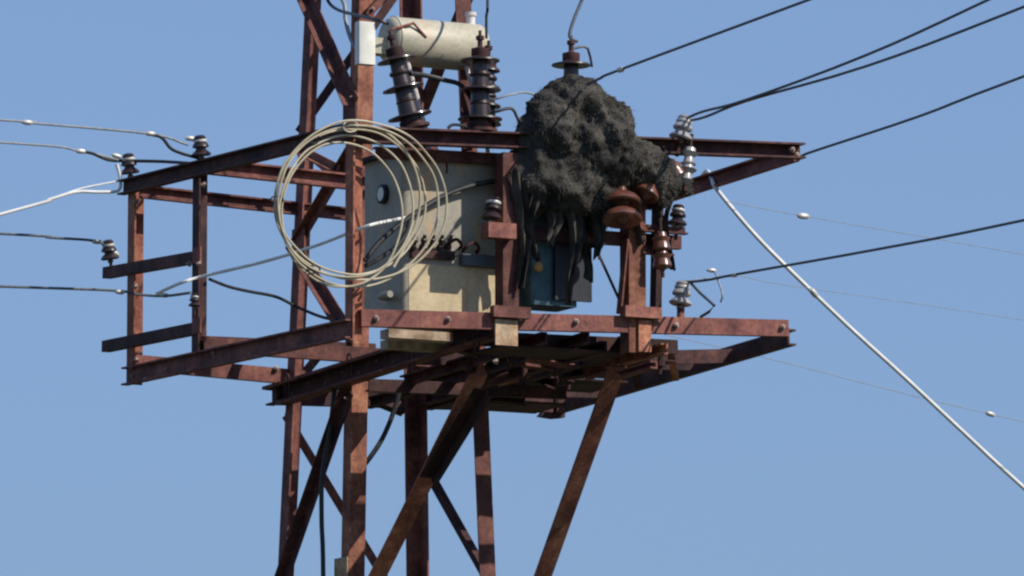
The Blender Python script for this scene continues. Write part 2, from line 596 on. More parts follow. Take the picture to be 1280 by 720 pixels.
# diagonal of the tower inside the upper frame
beam('knee_brace', at(371, 189, x=-.47), at(424, 216, x=-.47), .05, .04, 'rust_hot', Z, False, angle(.055, .008))


# posts
def post(px, y0, y1, x=None, y=None, wd=.115, mat='rust', su=X, name='post'):
    a, b_ = at(px[0], y0, x=x, y=y), at(px[1], y1, x=x, y=y)
    return MB().prism(a, b_, angle(wd, .012), su).build(name, M[mat], plat)


def vpost(p_top, zbot, sx, sy, wd=.115, mat='rust'):
    """upright angle with its corner at p, flanges towards sx, sy"""
    mb = MB()
    th = .012
    pr = [(0, 0), (wd, 0), (wd, th), (th, th), (th, wd), (0, wd)]
    n = 6
    v = [(p_top.x + sx * q[0], p_top.y + sy * q[1], z) for z in (zbot, p_top.z) for q in pr]
    f = [(i, (i + 1) % n, (i + 1) % n + n, i + n) for i in range(n)] + [tuple(range(n - 1, -1, -1)), tuple(range(n, 2 * n))]
    return mb.add(v, f).build('post', M[mat], plat)


q = at(160, 238, x=XL - .004)
vpost(q, at(160, 480, x=XL - .004).z, 1, -1, .11, 'rust_hot')
q = at(241, 208, x=XL - .004)
vpost(q, at(241, 442, x=XL - .004).z, 1, -1, .10, 'rust_dark')
q = at(432, 172, x=XL - .006)
vpost(q, at(432, 424, x=XL - .006).z, 1, -1, .11, 'rust_hot')
q = at(629, 190, y=YF - .006)
vpost(q, at(629, 388, y=YF - .006).z, 1, 1, .11, 'rust')
q = at(786, 195, y=YF - .006)
vpost(q, at(786, 440, y=YF - .006).z, 1, 1, .12, 'rust_hot')
MB().prism(at(779, 300, y=YF + .05), at(770, 392, y=YF + .05), angle(.06), X).build('post_brace', M['rust'], plat)
# foot angle at the post bases
for px in (636, 800):
    q = at(px, 391, y=YF - .014)
    MB().box((q.x - .13, q.y - .05, q.z - .035), (q.x + .13, q.y + .004, q.z + .035)).build('foot_angle', M['rust'], plat)
# crossarms on the left end
for (a, b_), mt in (((( 128, 341), (242, 321)), 'rust_dark'), (((127, 433), (242, 410)), 'rust_dark')):
    beam('crossarm', at(*a, x=XL - .02), at(*b_, x=XL - .02), .075, .06, mt, Z, True)
for py in (319, 407):
    q = at(245, py, x=XL - .03)
    MB().box((q.x, q.y - .06, q.z - .05), (q.x + .012, q.y + .06, q.z + .05)).build('joint_plate', M['rust'], plat)
# struts; sunlight on the long pair put into their orange colour
sa, sb = at(462, 728, x=-.47), at(592, 468, x=-.47)
sa = sa + (sa - sb) * .14
MB().prism(sa + X * .10, sb + X * .10, angle(.125, .012), Vector((0, 1, .3))).build('strut', M['rust_hot'], plat)
sa, sb = at(672, 722, x=.50), at(766, 458, x=.50)
sa = sa + (sa - sb) * .62
MB().prism(sa + X * .10, sb + X * .10, angle(.125, .012), Vector((0, 1, .3))).build('strut', M['rust_hot'], plat)
MB().prism(at(608, 486, x=-.40), at(540, 596, x=-.40), angle(.09, .01), Vector((0, -1, -.3))).build('strut', M['rust_dark'], plat)
# bolts
for px, py, kw, n in ((172, 252, dict(x=XL - .006), -X), (256, 231, dict(x=XL - .006), -X), (170, 358, dict(x=XL - .006), -X), (172, 450, dict(x=XL - .006), -X),
                      (238, 330, dict(x=XL - .026), -X), (250, 330, dict(x=XL - .026), -X), (168, 470, dict(x=XL - .006), -X), (184, 474, dict(x=XL - .006), -X), (270, 441, dict(x=XL - .006), -X), (210, 462, dict(x=XL - .006), -X),
                      (990, 187, dict(y=YF - .006), -Y), (996, 194, dict(y=YF - .006), -Y), (978, 409, dict(y=YF - .006), -Y), (845, 407, dict(y=YF - .008), -Y), (650, 398, dict(y=YF - .02), -Y),
                      (818, 398, dict(y=YF - .006), -Y), (621, 452, dict(x=-.56), -X), (345, 461, dict(y=.452), -Y), (470, 398, dict(y=YF - .006), -Y), (560, 399, dict(y=YF - .006), -Y), (720, 402, dict(y=YF - .006), -Y)):
    bolt(at(px, py, **kw), n, plat)
for k in range(12):
    p = ma.lerp(mb_, .1 + k * .075) + Vector((-.004, 0, (.02 if k % 2 else -.02)))
    bolt(p, -X, plat, .012)

# ------------------------------------------------------------------ transformer
YT = YF + .22
tl = at(503, 386, y=YT)
tr = at(648, 388, y=YT)
ztop = at(570, 190, y=YT).z
zbot = fa.z + .055
TD = .56
tx0, tx1, ty0, ty1 = tl.x, tr.x, YT, YT + TD
trf = thing('transformer', ((tx0 + tx1) / 2, (ty0 + ty1) / 2, zbot), 'stained grey-green oil transformer tank with a cream cylinder on top', 'transformer')


def rbox(a, b_, r=.02, seg=2):
    """box with rounded vertical edges"""
    x0, y0, z0 = a
    x1, y1, z1 = b_
    pts = []
    for cx, cy, a0 in ((x1 - r, y1 - r, 0), (x0 + r, y1 - r, 90), (x0 + r, y0 + r, 180), (x1 - r, y0 + r, 270)):
        for k in range(seg + 1):
            g_ = R(a0 + 90 * k / seg)
            pts.append((cx + r * math.cos(g_), cy + r * math.sin(g_)))
    n = len(pts)
    v = [(p[0], p[1], z) for z in (z0, z1) for p in pts]
    f = [(i, (i + 1) % n, (i + 1) % n + n, i + n) for i in range(n)] + [tuple(range(n - 1, -1, -1)), tuple(range(n, 2 * n))]
    return MB().add(v, f)


rbox((tx0, ty0, zbot), (tx1, ty1, ztop - .03), .04, 4).build('tank', M['tank'], trf, True)
rbox((tx0 - .035, ty0 - .035, ztop - .03), (tx1 + .035, ty1 + .035, ztop), .05, 4).build('lid', M['rust_dark'], trf, True)
rbox((tx0 - .012, ty0 - .012, zbot + .003), (tx1 + .012, ty1 + .012, zbot + .035), .045, 4).build('base_rim', M['tank'], trf, True)
MB().box((tx0 + .30, ty0 - .006, ztop - .14), (tx0 + .312, ty0 + .01, ztop - .034)).build('seam', M['rust'], trf)
# radiator stiffener and terminal ledge on the front
q0, q1 = at(512, 312, y=ty0), at(566, 326, y=ty0)
MB().box((q0.x, ty0 - .035, q1.z), (q1.x, ty0 + .01, q0.z)).build('terminal_ledge', M['rust_dark'], trf)
for k in range(5):
    q = at(518 + k * 11, 303, y=ty0 - .05)
    MB().lathe([(.012, -.05), (.02, -.045), (.02, -.02), (.014, -.018), (.014, .0), (.02, .004), (.02, .024), (.012, .03), (.012, .05)], 10, q, (0, -.5, .86)).build('terminal', M['porcelain'], trf, True)
for dx in (0, 1):
    q = at(556 + dx * 22, 310 + dx * 4, y=ty0)
    MB().tube([q, q + Vector((0, -.05, .02)), q + Vector((.05, -.06, .05)), q + Vector((.09, -.05, .02)), q + Vector((.1, 0, 0))], .011, 7).build('lifting_eye', M['rust_dark'], trf, True)
# shade band on the tank front, built as a dark blue-grey block
q0, q1 = at(574, 318, y=ty0), at(628, 336, y=ty0)
MB().box((q0.x, ty0 - .05, q1.z), (q1.x, ty0 + .01, q0.z)).build('shade_block', simple('blue_grey_shade', (.05, .065, .085), (.085, .10, .12), 8, .5), trf)
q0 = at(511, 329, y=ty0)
MB().box((tx0 + .042, ty0 - .004, zbot + .036), (tx1 - .042, ty0 + .01, q0.z)).build('lit_lower_panel', tank_material('cream_yellow_sunlit_stained_paint', (.44, .35, .20), (.56, .45, .28), (.46, .27, .10)), trf)  # sunlit yellow of the lower tank front put into the colour, with stains
# oil gauge on the left side
q = at(481, 243, x=tx0)
o = MB().lathe([(.062, 0), (.062, .03), (.05, .036), (.046, .03)], 20, q + X * .002, -X).build('oil_gauge', M['black'], trf, True)
MB().lathe([(.044, 0), (.044, .034)], 20, q + X * .002, -X).build('dial', M['box_white'], o, True)
# drain pipe low on the left
q = at(486, 372, x=tx0)
MB().tube([q + X * .02, q - X * .05, q - X * .07 - Y * .04, q - X * .07 - Y * .16], .022, 8).build('drain_pipe', M['tank'], trf, True)
# conservator
cy = ty0 + .20
c0, c1 = at(479, 53, y=cy), at(606, 58, y=cy)
cz = (c0.z + c1.z) / 2
rad, Lc = .150, c1.x - c0.x
prof = [(.02, 0), (.09, .008), (.13, .025), (rad, .05), (rad, .055), (rad + .006, .058), (rad + .006, .072), (rad, .075), (rad, Lc - .055), (.13, Lc - .03), (.09, Lc - .01), (.02, Lc)]
cons = MB().lathe(prof, 32, (c0.x, cy, cz), X).build('conservator', M['cons'], trf, True)
for fx in (.22, .8):
    xx = c0.x + Lc * fx
    MB().prism((xx, cy, cz - rad + .01), (xx + .03, cy + .02, ztop - .005), flat(.07, .012), X).build('support', M['rust'], trf)
    MB().tube([(xx - .02, cy - .06, cz - rad + .02), (xx + .12, cy - .04, ztop + .16), (xx + .16, cy - .02, ztop)], .014, 7).build('pipe', M['cement'], trf, True)
MB().lathe([(.028, 0), (.028, .06), (.036, .062), (.036, .085)], 12, (c0.x + Lc * .86, cy, cz + rad - .01), Z).build('filler_cap', M['cement'], trf, True)
MB().tube([at(489, 37, y=cy - .15), at(517, 29, y=cy - .15), at(533, 47, y=cy - .15)], .009, 6, 1).build('stay_rod', M['rust_hot'], trf)
# white box at the cylinder's end
b0, b1 = at(449, 26, y=cy - .1), at(470, 81, y=cy - .1)
bb = rbox((b0.x, cy - .1, b1.z), (b1.x, cy - .03, b0.z), .012, 2).build('breather_box', M['box_white'], trf, True)
MB().box((b1.x - .002, cy - .05, (b0.z + b1.z) / 2 - .05), (c0.x + .06, cy + .05, (b0.z + b1.z) / 2 + .05)).build('bracket', M['cons'], bb)


# ------------------------------------------------------------------ insulators
def pin_insulator(name, loc, label, tilt=(0, 0, 0), s=1.0, mat='porcelain', group=None, tie=True):
    o = thing(name, loc, label, 'insulator', group)
    MB().lathe([(.012, -.09), (.012, .05)], 10).build('pin', M['rust_dark'], None).parent = o
    pr = [(.026, .012), (.055, .008), (.066, .016), (.066, .024), (.050, .040), (.036, .050), (.034, .062), (.052, .066), (.056, .074), (.048, .092), (.036, .102), (.030, .106), (.028, .116), (.038, .122), (.040, .134), (.030, .146), (.012, .150)]
    MB().lathe(pr, 22).build('porcelain_body', M[mat], None, True).parent = o
    if tie:
        MB().lathe([(.031, .100), (.044, .104), (.046, .112), (.044, .119), (.031, .122)], 16).build('tie_wire', M['clamp'], None, True).parent = o
    MB().lathe([(.022, -.012), (.022, .004)], 6).build('nut', M['bolt'], None).parent = o
    o.rotation_euler = [R(a) for a in tilt]
    o.scale = (s, s, s)
    return o


GP = 'pin insulators on the end frames'
pin_insulator('pin_insulator', at(252, 197, x=XL + .03), 'dark brown insulator on the nearer left post top beside the coil', (4, -8, 0), .98, group=GP)
pin_insulator('pin_insulator', at(163, 219, x=XL + .03), 'dark brown insulator on the outer left corner of the upper frame', (4, -10, 0), .98, group=GP)
pin_insulator('pin_insulator', at(138, 326, x=XL + .01), 'dark brown insulator on the outer end of the upper left crossarm', (6, -12, 0), .95, group=GP)
pin_insulator('pin_insulator', at(243, 384, x=XL - .05), 'small dark insulator on the nearer left post above the lower crossarm', (0, 0, 0), .6, group=GP)
pin_insulator('pin_insulator', at(614, 276, y=YF - .06), 'dark brown insulator on a bracket in front of the grey tank', (0, 8, 0), 1.05, group=GP)
pin_insulator('pin_insulator', at(850, 176, y=YF + .02), 'large pale grey insulator standing on the right upper beam', (0, 14, 0), 1.15, 'porcelain_grey', GP)
pin_insulator('pin_insulator', at(846, 283, y=YF + .02), 'dark insulator on the stub arm of the right front post', (0, 6, 0), .95, group=GP)
pin_insulator('pin_insulator', at(850, 383, y=YF + .02), 'grey insulator low on the right front beam beside the post', (0, 8, 0), 1.1, 'porcelain_grey', GP)
# their little carriers belong to the platform
q = at(616, 288, y=YF - .05)
MB().box((q.x - .055, q.y - .05, q.z - .05), (q.x + .14, q.y + .05, q.z + .045)).build('stub_arm', M['rust'], plat)
for py, l in ((290, .32), (318, .22)):
    q = at(800, py, y=YF + .02)
    MB().prism(q, q + X * l, angle(.05), Z).build('stub_arm', M['rust'], plat)
MB().prism(at(846, 375, y=YF + .06), at(846, 400, y=YF + .06), angle(.05), X).build('stub_arm', M['rust'], plat)


def post_insulator(loc, label, tilt, n=4, top=True, horn=1, hgt=.55, broad=.085):
    o = thing('bushing_insulator', loc, label, 'insulator', 'tall bushing insulators on the upper beam')
    def ch(mb, name, mat, sm=True):
        p = mb.build(name, M[mat], None, sm)
        p.parent = o
        return p
    ch(MB().lathe([(.11, 0), (.11, .018), (.075, .02), (.075, .05)], 20), 'flange', 'rust_dark')
    ch(MB().lathe([(.07, .045), (.062, .16), (.052, .32), (.045, hgt - .05)], 20), 'core', 'porcelain')
    for k in range(n):
        z = .085 + (hgt - .16) * k / (n - 1)
        rr = broad + .055 - .008 * k
        ch(MB().lathe([(.05, z - .002), (rr - .006, z - .012), (rr, z - .009), (rr - .002, z), (.062, z + .016), (.045, z + .03)], 24), 'shed', 'porcelain')
    for k in range(n - 1):
        z = .085 + (hgt - .16) * (k + .5) / (n - 1)
        ch(MB().lathe([(.060, z - .012), (.0665, z), (.060, z + .014)], 20), 'glaze_ring', 'porcelain')
    ch(MB().lathe([(.05, hgt - .06), (.055, hgt - .05), (.055, hgt - .005), (.03, hgt), (.016, hgt + .01), (.016, hgt + .05), (.026, hgt + .052), (.026, hgt + .075), (.010, hgt + .08), (.010, hgt + .11)], 14), 'cap', 'rust_dark')
    if horn:
        ch(MB().tube([(0, 0, hgt + .02), (.06 * horn, 0, hgt + .04), (.12 * horn, 0, hgt + .035), (.15 * horn, 0, hgt - .08)], .008, 6, 2), 'arcing_horn', 'cable_black')
    o.rotation_euler = [R(a) for a in tilt]
    return o


yb = YF + .06
zb_ = lambda px, py: at(px, py, y=yb)
post_insulator(zb_(516, 161), 'tall brown bushing leaning left in front of the cream cylinder', (-4, -13, 0), 3, True, 0, .52, .085)
post_insulator(zb_(600, 165), 'upright tall brown bushing at the right end of the cream cylinder', (0, 0, 0), 3, True, 0, .53, .085)
post_insulator(zb_(620, 166) + Y * .16, 'slim dark bushing behind the right end of the cream cylinder', (0, 3, 0), 4, True, 0, .50, .05)
post_insulator(zb_(714, 172), 'tall dark bushing rising out of the charcoal bundle', (0, 0, 0), 3, True, 1, .54, .085)

# brown suspension insulators beside the bundle
def string_insulator(loc, label, axis, n=2, mat='porcelain_red', r=.09):
    o = thing('suspension_insulator', loc, label, 'insulator')
    a = Vector(axis).normalized()
    for k in range(n):
        z = -.02 - .11 * k
        MB().lathe([(.018, z + .05), (.035, z + .045), (.04, z + .02), (.06, z + .012), (r * .8, z - .015), (r * .95, z - .04), (r, z - .06), (r - .01, z - .07), (.05, z - .06), (.03, z - .075), (.012, z - .09)], 24, (0, 0, 0), a * 1).build('disc', M[mat], None, True).parent = o
    MB().lathe([(.012, .12), (.012, -.13 * n)], 8, (0, 0, 0), a).build('rod', M['rust_dark'], None).parent = o
    return o


string_insulator(at(776, 240, y=YF - .13), 'glossy red-brown disc insulator hanging below the charcoal bundle', (.1, .25, 1), 2, r=.13)
string_insulator(at(822, 214, y=YF - .08), 'dull red-brown disc insulator at the lower right edge of the bundle', (.5, .1, .8), 2, r=.09)


string_insulator(at(838, 205, y=YF - .02), 'small red-brown disc insulator just left of the right upper side beam', (-.4, .1, .9), 1, r=.07)
string_insulator(at(826, 296, y=YF - .06), 'red-brown disc insulator hanging from the stub arm of the right post', (0, .1, 1), 2, r=.06)
string_insulator(at(862, 190, y=YF - .03), 'pale grey disc insulator hanging under the right upper beam', (.2, .1, 1), 2, 'porcelain_grey', .035)


# ------------------------------------------------------------------ cabinet under the bundle
k0, k1 = at(664, 252, y=YF + .2), at(722, 384, y=YF + .2)
cab = thing('control_cabinet', ((k0.x + k1.x) / 2, YF + .32, k1.z), 'small teal steel cabinet with black door standing under the charcoal bundle', 'cabinet')
rbox((k0.x, YF + .2, k1.z), (k1.x, YF + .48, k0.z), .015, 2).build('housing', M['teal'], cab, True)
q0, q1 = at(692, 302, y=YF + .19), at(738, 378, y=YF + .19)
dr = MB().box((q0.x, YF + .17, q1.z), (q1.x, YF + .197, q0.z)).build('door', M['black'], cab)
q = at(672, 334, y=YF + .2)
MB().lathe([(.03, 0), (.032, .015), (.022, .03), (.01, .036)], 18, q, -Y).build('indicator_lamp', M['ochre'], cab, True)
q0, q1 = at(664, 290, y=YF + .19), at(722, 300, y=YF + .19)
MB().box((q0.x - .004, YF + .186, q1.z), (q1.x + .004, YF + .203, q0.z)).build('trim_band', M['black'], cab)

# ------------------------------------------------------------------ charcoal bundle
bc = at(722, 185, y=YF + .05)
bun = thing('bundle', bc, 'shaggy charcoal grey bundle slumped over the upper beam and bushing', 'bundle')
blobs = []
for px, py, dy, rx, ry, rz in ((712, 138, 0, .25, .22, .17), (690, 175, 0, .21, .25, .24), (740, 175, -.02, .30, .28, .26), (775, 205, -.04, .25, .25, .20), (700, 225, .02, .27, .25, .20),
                               (665, 215, .02, .13, .2, .24), (812, 228, -.03, .16, .18, .13), (690, 240, .05, .2, .18, .10), (745, 250, .02, .2, .2, .13), (655, 250, .04, .07, .14, .16), (738, 278, .1, .09, .12, .12), (690, 118, .02, .12, .14, .08), (846, 238, 0, .09, .1, .07)):
    p = at(px, py, y=YF + .05 + dy)
    blobs.append((p - bc, Vector((rx, ry, rz))))
tmp = MB()
for p, rr in blobs:
    prof = [(max(.001, math.sin(math.pi * k / 10)), -math.cos(math.pi * k / 10)) for k in range(11)]
    sph = MB().lathe(prof, 16)
    tmp.add([p + Vector((v.x * rr.x, v.y * rr.y, v.z * rr.z)) for v in sph.v], sph.f)
me = bpy.data.meshes.new('tmp')
me.from_pydata(tmp.v, [], tmp.f)
to = bpy.data.objects.new('tmp', me)
col.objects.link(to)
md = to.modifiers.new('r', 'REMESH')
md.mode = 'VOXEL'
md.voxel_size = .016
ms = to.modifiers.new('s', 'SMOOTH')
ms.factor = .5
ms.iterations = 6
dg = bpy.context.evaluated_depsgraph_get()
bm_ = bpy.data.meshes.new_from_object(to.evaluated_get(dg))
bpy.data.objects.remove(to)
nrm = [v.normal.copy() for v in bm_.vertices]
for v, n_ in zip(bm_.vertices, nrm):
    p = v.co
    d = .06 * noise.fractal(p * 4.5, 1.0, 2.0, 4) + .075 * (.35 - abs(noise.noise(Vector((p.x * 7 + p.z * 2, p.y * 7, p.z * 3 - p.x * 2))))) + .035 * (.3 - abs(noise.noise(p * 13))) + .012 * noise.noise(p * 30)
    v.co = p + n_ * d
bm_.update()
bm_.shade_smooth()
bm_.name = 'matted_body'
bm_.materials.clear()
bm_.materials.append(M['shag'])
ob = bpy.data.objects.new('matted_body', bm_)
col.objects.link(ob)
ob.parent = bun
# strands
sv, sf = [], []
polys = bm_.polygons
cum, tot = [], 0
import bisect
for p in polys:
    tot += p.area
    cum.append(tot)
for k in range(20000):
    p = polys[bisect.bisect(cum, random.random() * tot)]
    a = [bm_.vertices[i].co for i in p.vertices]
    u, v = random.random(), random.random()
    if len(a) == 4:
        base = a[0].lerp(a[1], u).lerp(a[3].lerp(a[2], u), v)
    else:
        base = a[0]
    n_ = p.normal
    g_ = Vector((noise.noise(base * 5), noise.noise(base * 5 + Vector((9, 3, 1))), noise.noise(base * 5 + Vector((2, 7, 5))) - .55))
    dr_ = (n_ * .55 + g_ * .9 + Vector((random.gauss(0, .35), random.gauss(0, .35), random.gauss(0, .35)))).normalized()
    ln = random.uniform(.005, .015) if k % 9 else random.uniform(.025, .06)
    sd_ = dr_.cross(Vector((random.gauss(0, 1), random.gauss(0, 1), random.gauss(0, 1)))).normalized() * (random.uniform(.002, .0045) if k % 9 else random.uniform(.0009, .0016))
    tip = base + dr_ * ln + Vector((0, 0, -.25 * ln))
    midp = base + dr_ * ln * .55
    i0 = len(sv)
    sv += [base - sd_, base + sd_, midp + sd_ * .7, midp - sd_ * .7, tip]
    sf += [(i0, i0 + 1, i0 + 2, i0 + 3), (i0 + 3, i0 + 2, i0 + 4)]
me = bpy.data.meshes.new('shaggy_strands')
me.from_pydata(sv, [], sf)
me.materials.append(M['fibre'])
ob = bpy.data.objects.new('shaggy_strands', me)
col.objects.link(ob)
ob.parent = bun
ob['kind'] = 'stuff'


for px, y0, y1, wd, dy in ((652, 215, 352, .10, -.05), (668, 235, 318, .09, -.06), (690, 245, 300, .12, -.02), (716, 250, 372, .09, -.04), (732, 255, 345, .08, .02), (746, 250, 318, .07, -.04), (800, 235, 300, .07, -.05), (826, 238, 290, .06, -.03), (838, 236, 330, .035, -.02)):
    v, f = [], []
    n_ = 14
    for i in range(n_ + 1):
        t_ = i / n_
        p = at(px + 5 * math.sin(t_ * 5 + px), y0 + (y1 - y0) * t_, y=YF + dy)
        w_ = wd * (1 - .55 * t_) * (1 + .25 * noise.noise(Vector((px, t_ * 6, 0))))
        for j in range(6):
            u_ = j / 5 - .5
            q_ = p + X * w_ * u_ + Y * (.025 * math.sin(u_ * 9 + px + t_ * 3) + .02 * noise.noise(Vector((px * .1, t_ * 5, u_ * 3))))
            if i == n_:
                q_.z -= .05 * random.random()
            v.append(q_)
    m_ = len(v)
    nv = [q_ + Y * .012 for q_ in v]
    for i in range(n_):
        for j in range(5):
            a_ = i * 6 + j
            f += [(a_, a_ + 1, a_ + 7, a_ + 6), (m_ + a_ + 6, m_ + a_ + 7, m_ + a_ + 1, m_ + a_)]
        f += [(i * 6, i * 6 + 6, m_ + i * 6 + 6, m_ + i * 6), (i * 6 + 5, m_ + i * 6 + 5, m_ + i * 6 + 11, i * 6 + 11)]
    MB().add(v + nv, f).build('hanging_shred', M['shag'], bun, True)


# ------------------------------------------------------------------ cables and wires
def cable(name, pts, r, mat, label, cat, clamps=(), group=None, step=6, clampr=.017):
    root = MB().tube(pts, r, 8, step)
    loc = Vector(pts[0])
    if clamps:
        o = thing(name, loc, label, cat, group)
        root.build('strand', M[mat], o, True)
        for p, d in clamps:
            p, d = Vector(p), Vector(d).normalized()
            cr = clampr
            MB().lathe([(.3 * cr, -2.2 * cr), (.8 * cr, -1.6 * cr), (cr, -.8 * cr), (cr, .8 * cr), (.8 * cr, 1.6 * cr), (.3 * cr, 2.2 * cr)], 12, p, d).build('clamp', M['clamp'], o, True)
        return o
    o = root.build(name, M[mat], None, True)
    return tag(o, label, cat, group)


# coil of cream cable hung on the frame's front left corner
yc = YF - .16
coil = thing('cable_coil', at(440, 157, y=yc), 'coil of cream cable hanging on the front left frame corner', 'coil')
for i, (x0, x1, y0, y1) in enumerate(((343, 558, 152, 351), (346, 547, 156, 358), (345, 532, 161, 342), (350, 517, 170, 348), (352, 503, 178, 359))):
    pts = []
    for k in range(30):
        a = 2 * math.pi * k / 28 + i * 2.1
        wob = 1 + .010 * math.sin(3 * a + i * 2) + .008 * math.sin(2 * a + i * 3) + .022 * noise.noise(Vector((math.cos(a) * 2.2, math.sin(a) * 2.2, i * 3.1)))
        pts.append(at((x0 + x1) / 2 + (x1 - x0) / 2 * math.cos(a) * wob, (y0 + y1) / 2 + (y1 - y0) / 2 * math.sin(a) * wob, y=yc + .02 * (i % 3) + .05 * math.sin(a + i)))
    MB().tube(pts, .0072, 8, 4).build('turn', M['coil'], coil, True)
for i, (c_, d_) in enumerate((((-16, 0), .02),)):
    ring = [(440 + c_[0] * .3, 156 - c_[1] * .5), (478 + c_[0] * .6, 160), (507 + c_[0] * .9, 173), (530 + c_[0], 200 + c_[1]), (541 + c_[0], 240), (536 + c_[0], 280), (520 + c_[0], 312), (500 + c_[0] * .5, 334)]
    MB().tube([at(*p_, y=yc + d_) for p_ in ring], .0085, 8, 5).build('loose_end', M['coil'], coil, True)
for px, py in ((346, 250), (392, 337), (392, 174)):
    MB().tube([at(px + 8 * math.cos(k * 1.05), py + 5 * math.sin(k * 1.05), y=yc + .03 * math.sin(k * 1.05 + 1)) for k in range(14)], .005, 6, 3).build('binding', M['cable_black'], coil, True)
MB().tube([at(438 + 9 * math.cos(k * .9), 158 + 7 * math.sin(k * .9), y=yc + .02 * math.sin(k * .5)) for k in range(15)], .006, 6, 3).build('binding', M['coil'], coil, True)

W = 'overhead wires'
L = lambda px, py: at(px, py, x=XL)
yL1, yL2 = at(252, 197, x=XL).y, at(163, 219, x=XL).y


def left(px, py, y):
    return at(px, py, y=y)


y1 = at(246, 185, x=XL).y
cable('overhead_wire', [left(-1500, 60, y1), left(-600, 118, y1), left(0, 150, y1), left(30, 153, y1), left(185, 167, y1), left(235, 181, y1)], .008, 'wire_thin', 'topmost pale wire leaving left from the nearer left post insulator', 'wire',
      [(left(34, 153, y1), X), (left(188, 167, y1), X), (left(238, 173, y1), X)], W)
cable('jumper_wire', [left(188, 168, y1), left(202, 172, y1), left(213, 185, y1), left(225, 191, y1), left(245, 197, y1), left(270, 205, y1)], .011, 'cable_black', 'short dark jumper curling down to the nearer left post insulator', 'wire')
y2 = at(158, 205, x=XL).y
cable('overhead_wire', [left(-1500, 85, y2), left(-600, 146, y2), left(0, 178, y2), left(100, 189, y2), left(148, 200, y2)], .008, 'wire_thin', 'second pale wire from top leaving left from the outer corner insulator', 'wire',
      [(left(101, 189, y2), X), (left(146, 195, y2), X + Z * -.2)], W)
cable('jumper_wire', [left(101, 189, y2), left(116, 192, y2), left(136, 200, y2), left(160, 201, y2), left(205, 202, y2 - .3), left(250, 205, y2 - .8)], .011, 'cable_black', 'dark jumper running along the top of the two left insulators', 'wire')
y3 = at(138, 310, x=XL).y
cable('overhead_wire', [left(-1500, 215, y3), left(-600, 262, y3), left(0, 292, y3), left(62, 297, y3), left(118, 301, y3), left(136, 310, y3)], .0095, 'wire', 'dark wire leaving left from the upper left crossarm insulator', 'wire',
      [(left(121, 302, y3), X), (left(143, 316, y3), X - Z * .5)], W)
y4 = at(180, 366, x=XL).y
cable('overhead_wire', [left(-1500, 300, y4), left(-600, 338, y4), left(0, 358, y4), left(140, 363, y4), left(172, 368, y4), left(205, 370, y4 - .1), left(238, 366, y4 - .5)], .0095, 'wire', 'lowest dark wire leaving left below the upper left crossarm', 'wire',
      [(left(150, 365, y4), X), (left(205, 369, y4 - .1), X)], W, clampr=.016)
cable('white_cable', [left(-1500, 640, y2), left(-600, 428, y2), left(0, 268, y2), left(60, 250, y2), left(95, 240, y2), left(125, 240, y2), left(148, 238, y2), left(150, 222, y2), left(146, 205, y2)], .011, 'cable_white', 'white cable sagging in from the left to the outer corner insulator', 'cable')
cable('white_cable', [left(60, 251, y2 + .02), left(100, 236, y2 + .02), left(150, 226, y2 + .02)], .006, 'cable_white', 'thin white strand above the white cable by the outer corner', 'cable')
cable('white_cable', [at(196, 367, y=y4 - .2), at(225, 354, y=-.6), at(255, 345, y=-.7), at(330, 327, y=-1.4), at(395, 307, y=-2.2), at(455, 284, y=YF - .10), at(482, 277, y=YF + .05), at(508, 272, y=YF + .17)], .0105, 'cable_white', 'white cable crossing from the left frame past the coil to the tank', 'cable')
cable('dark_cable', [at(262, 349, x=-1.5), at(285, 358, x=-1.3), at(310, 364, x=-1.1), at(345, 371, x=-.8), at(372, 384, x=-.6), at(405, 397, x=-.52), at(432, 400, x=-.5)], .011, 'cable_black', 'thin dark cable drooping from the left frame into the tower', 'cable')
ycab = ty0 - .04
cable('black_cable', [at(456, 326, y=ycab - .03), at(472, 305, y=ycab - .03), at(496, 283, y=ycab - .03), at(520, 266, y=ycab - .03), at(550, 247, y=ycab - .02), at(585, 233, y=ycab - .02), at(620, 226, y=ycab - .02), at(640, 224, y=ycab)], .017, 'cable_black', 'thick black cable rising right across the grey tank', 'cable')
cable('black_cable', [at(456, 333, y=ycab - .03), at(474, 323, y=ycab - .04), at(495, 308, y=ycab - .03), at(508, 290, y=ycab - .02), at(512, 274, y=ycab - .02)], .015, 'cable_black', 'short black cable curving up at the left of the grey tank', 'cable')
cable('dark_cable', [at(403, -40, x=-.45), at(408, -4, x=-.45), at(420, 11, x=-.5), at(446, 19, x=-1.0), at(468, 24, x=-1.25), at(486, 30, x=-1.2)], .011, 'cable_black', 'dark cable dipping from the tower to the white box', 'cable')
cable('dark_cable', [at(398, -30, x=-.42), at(428, 0, x=-.42), at(432, 25, x=-.42), at(437, 45, x=-.42), at(445, 62, x=-.42)], .014, 'wire_thin', 'grey cable hanging inside the tower above the coil', 'cable')
cable('dark_cable', [at(500, 486, y=-.45), at(492, 515, y=-.45), at(478, 548, y=-.45), at(461, 574, y=-.45), at(447, 590, y=-.40)], .017, 'cable_black', 'black cable bowing down under the platform behind the front leg', 'cable')
cable('dark_cable', [at(419, 480, y=-.3), at(412, 540, y=-.3), at(403, 592, y=-.3), at(402, 650, y=-.3), at(404, 722, y=-.3), at(404, 1000, y=-.3), at(404, 1640, y=-.3)], .016, 'cable_black', 'black cable running down inside the tower left of the front leg', 'cable')
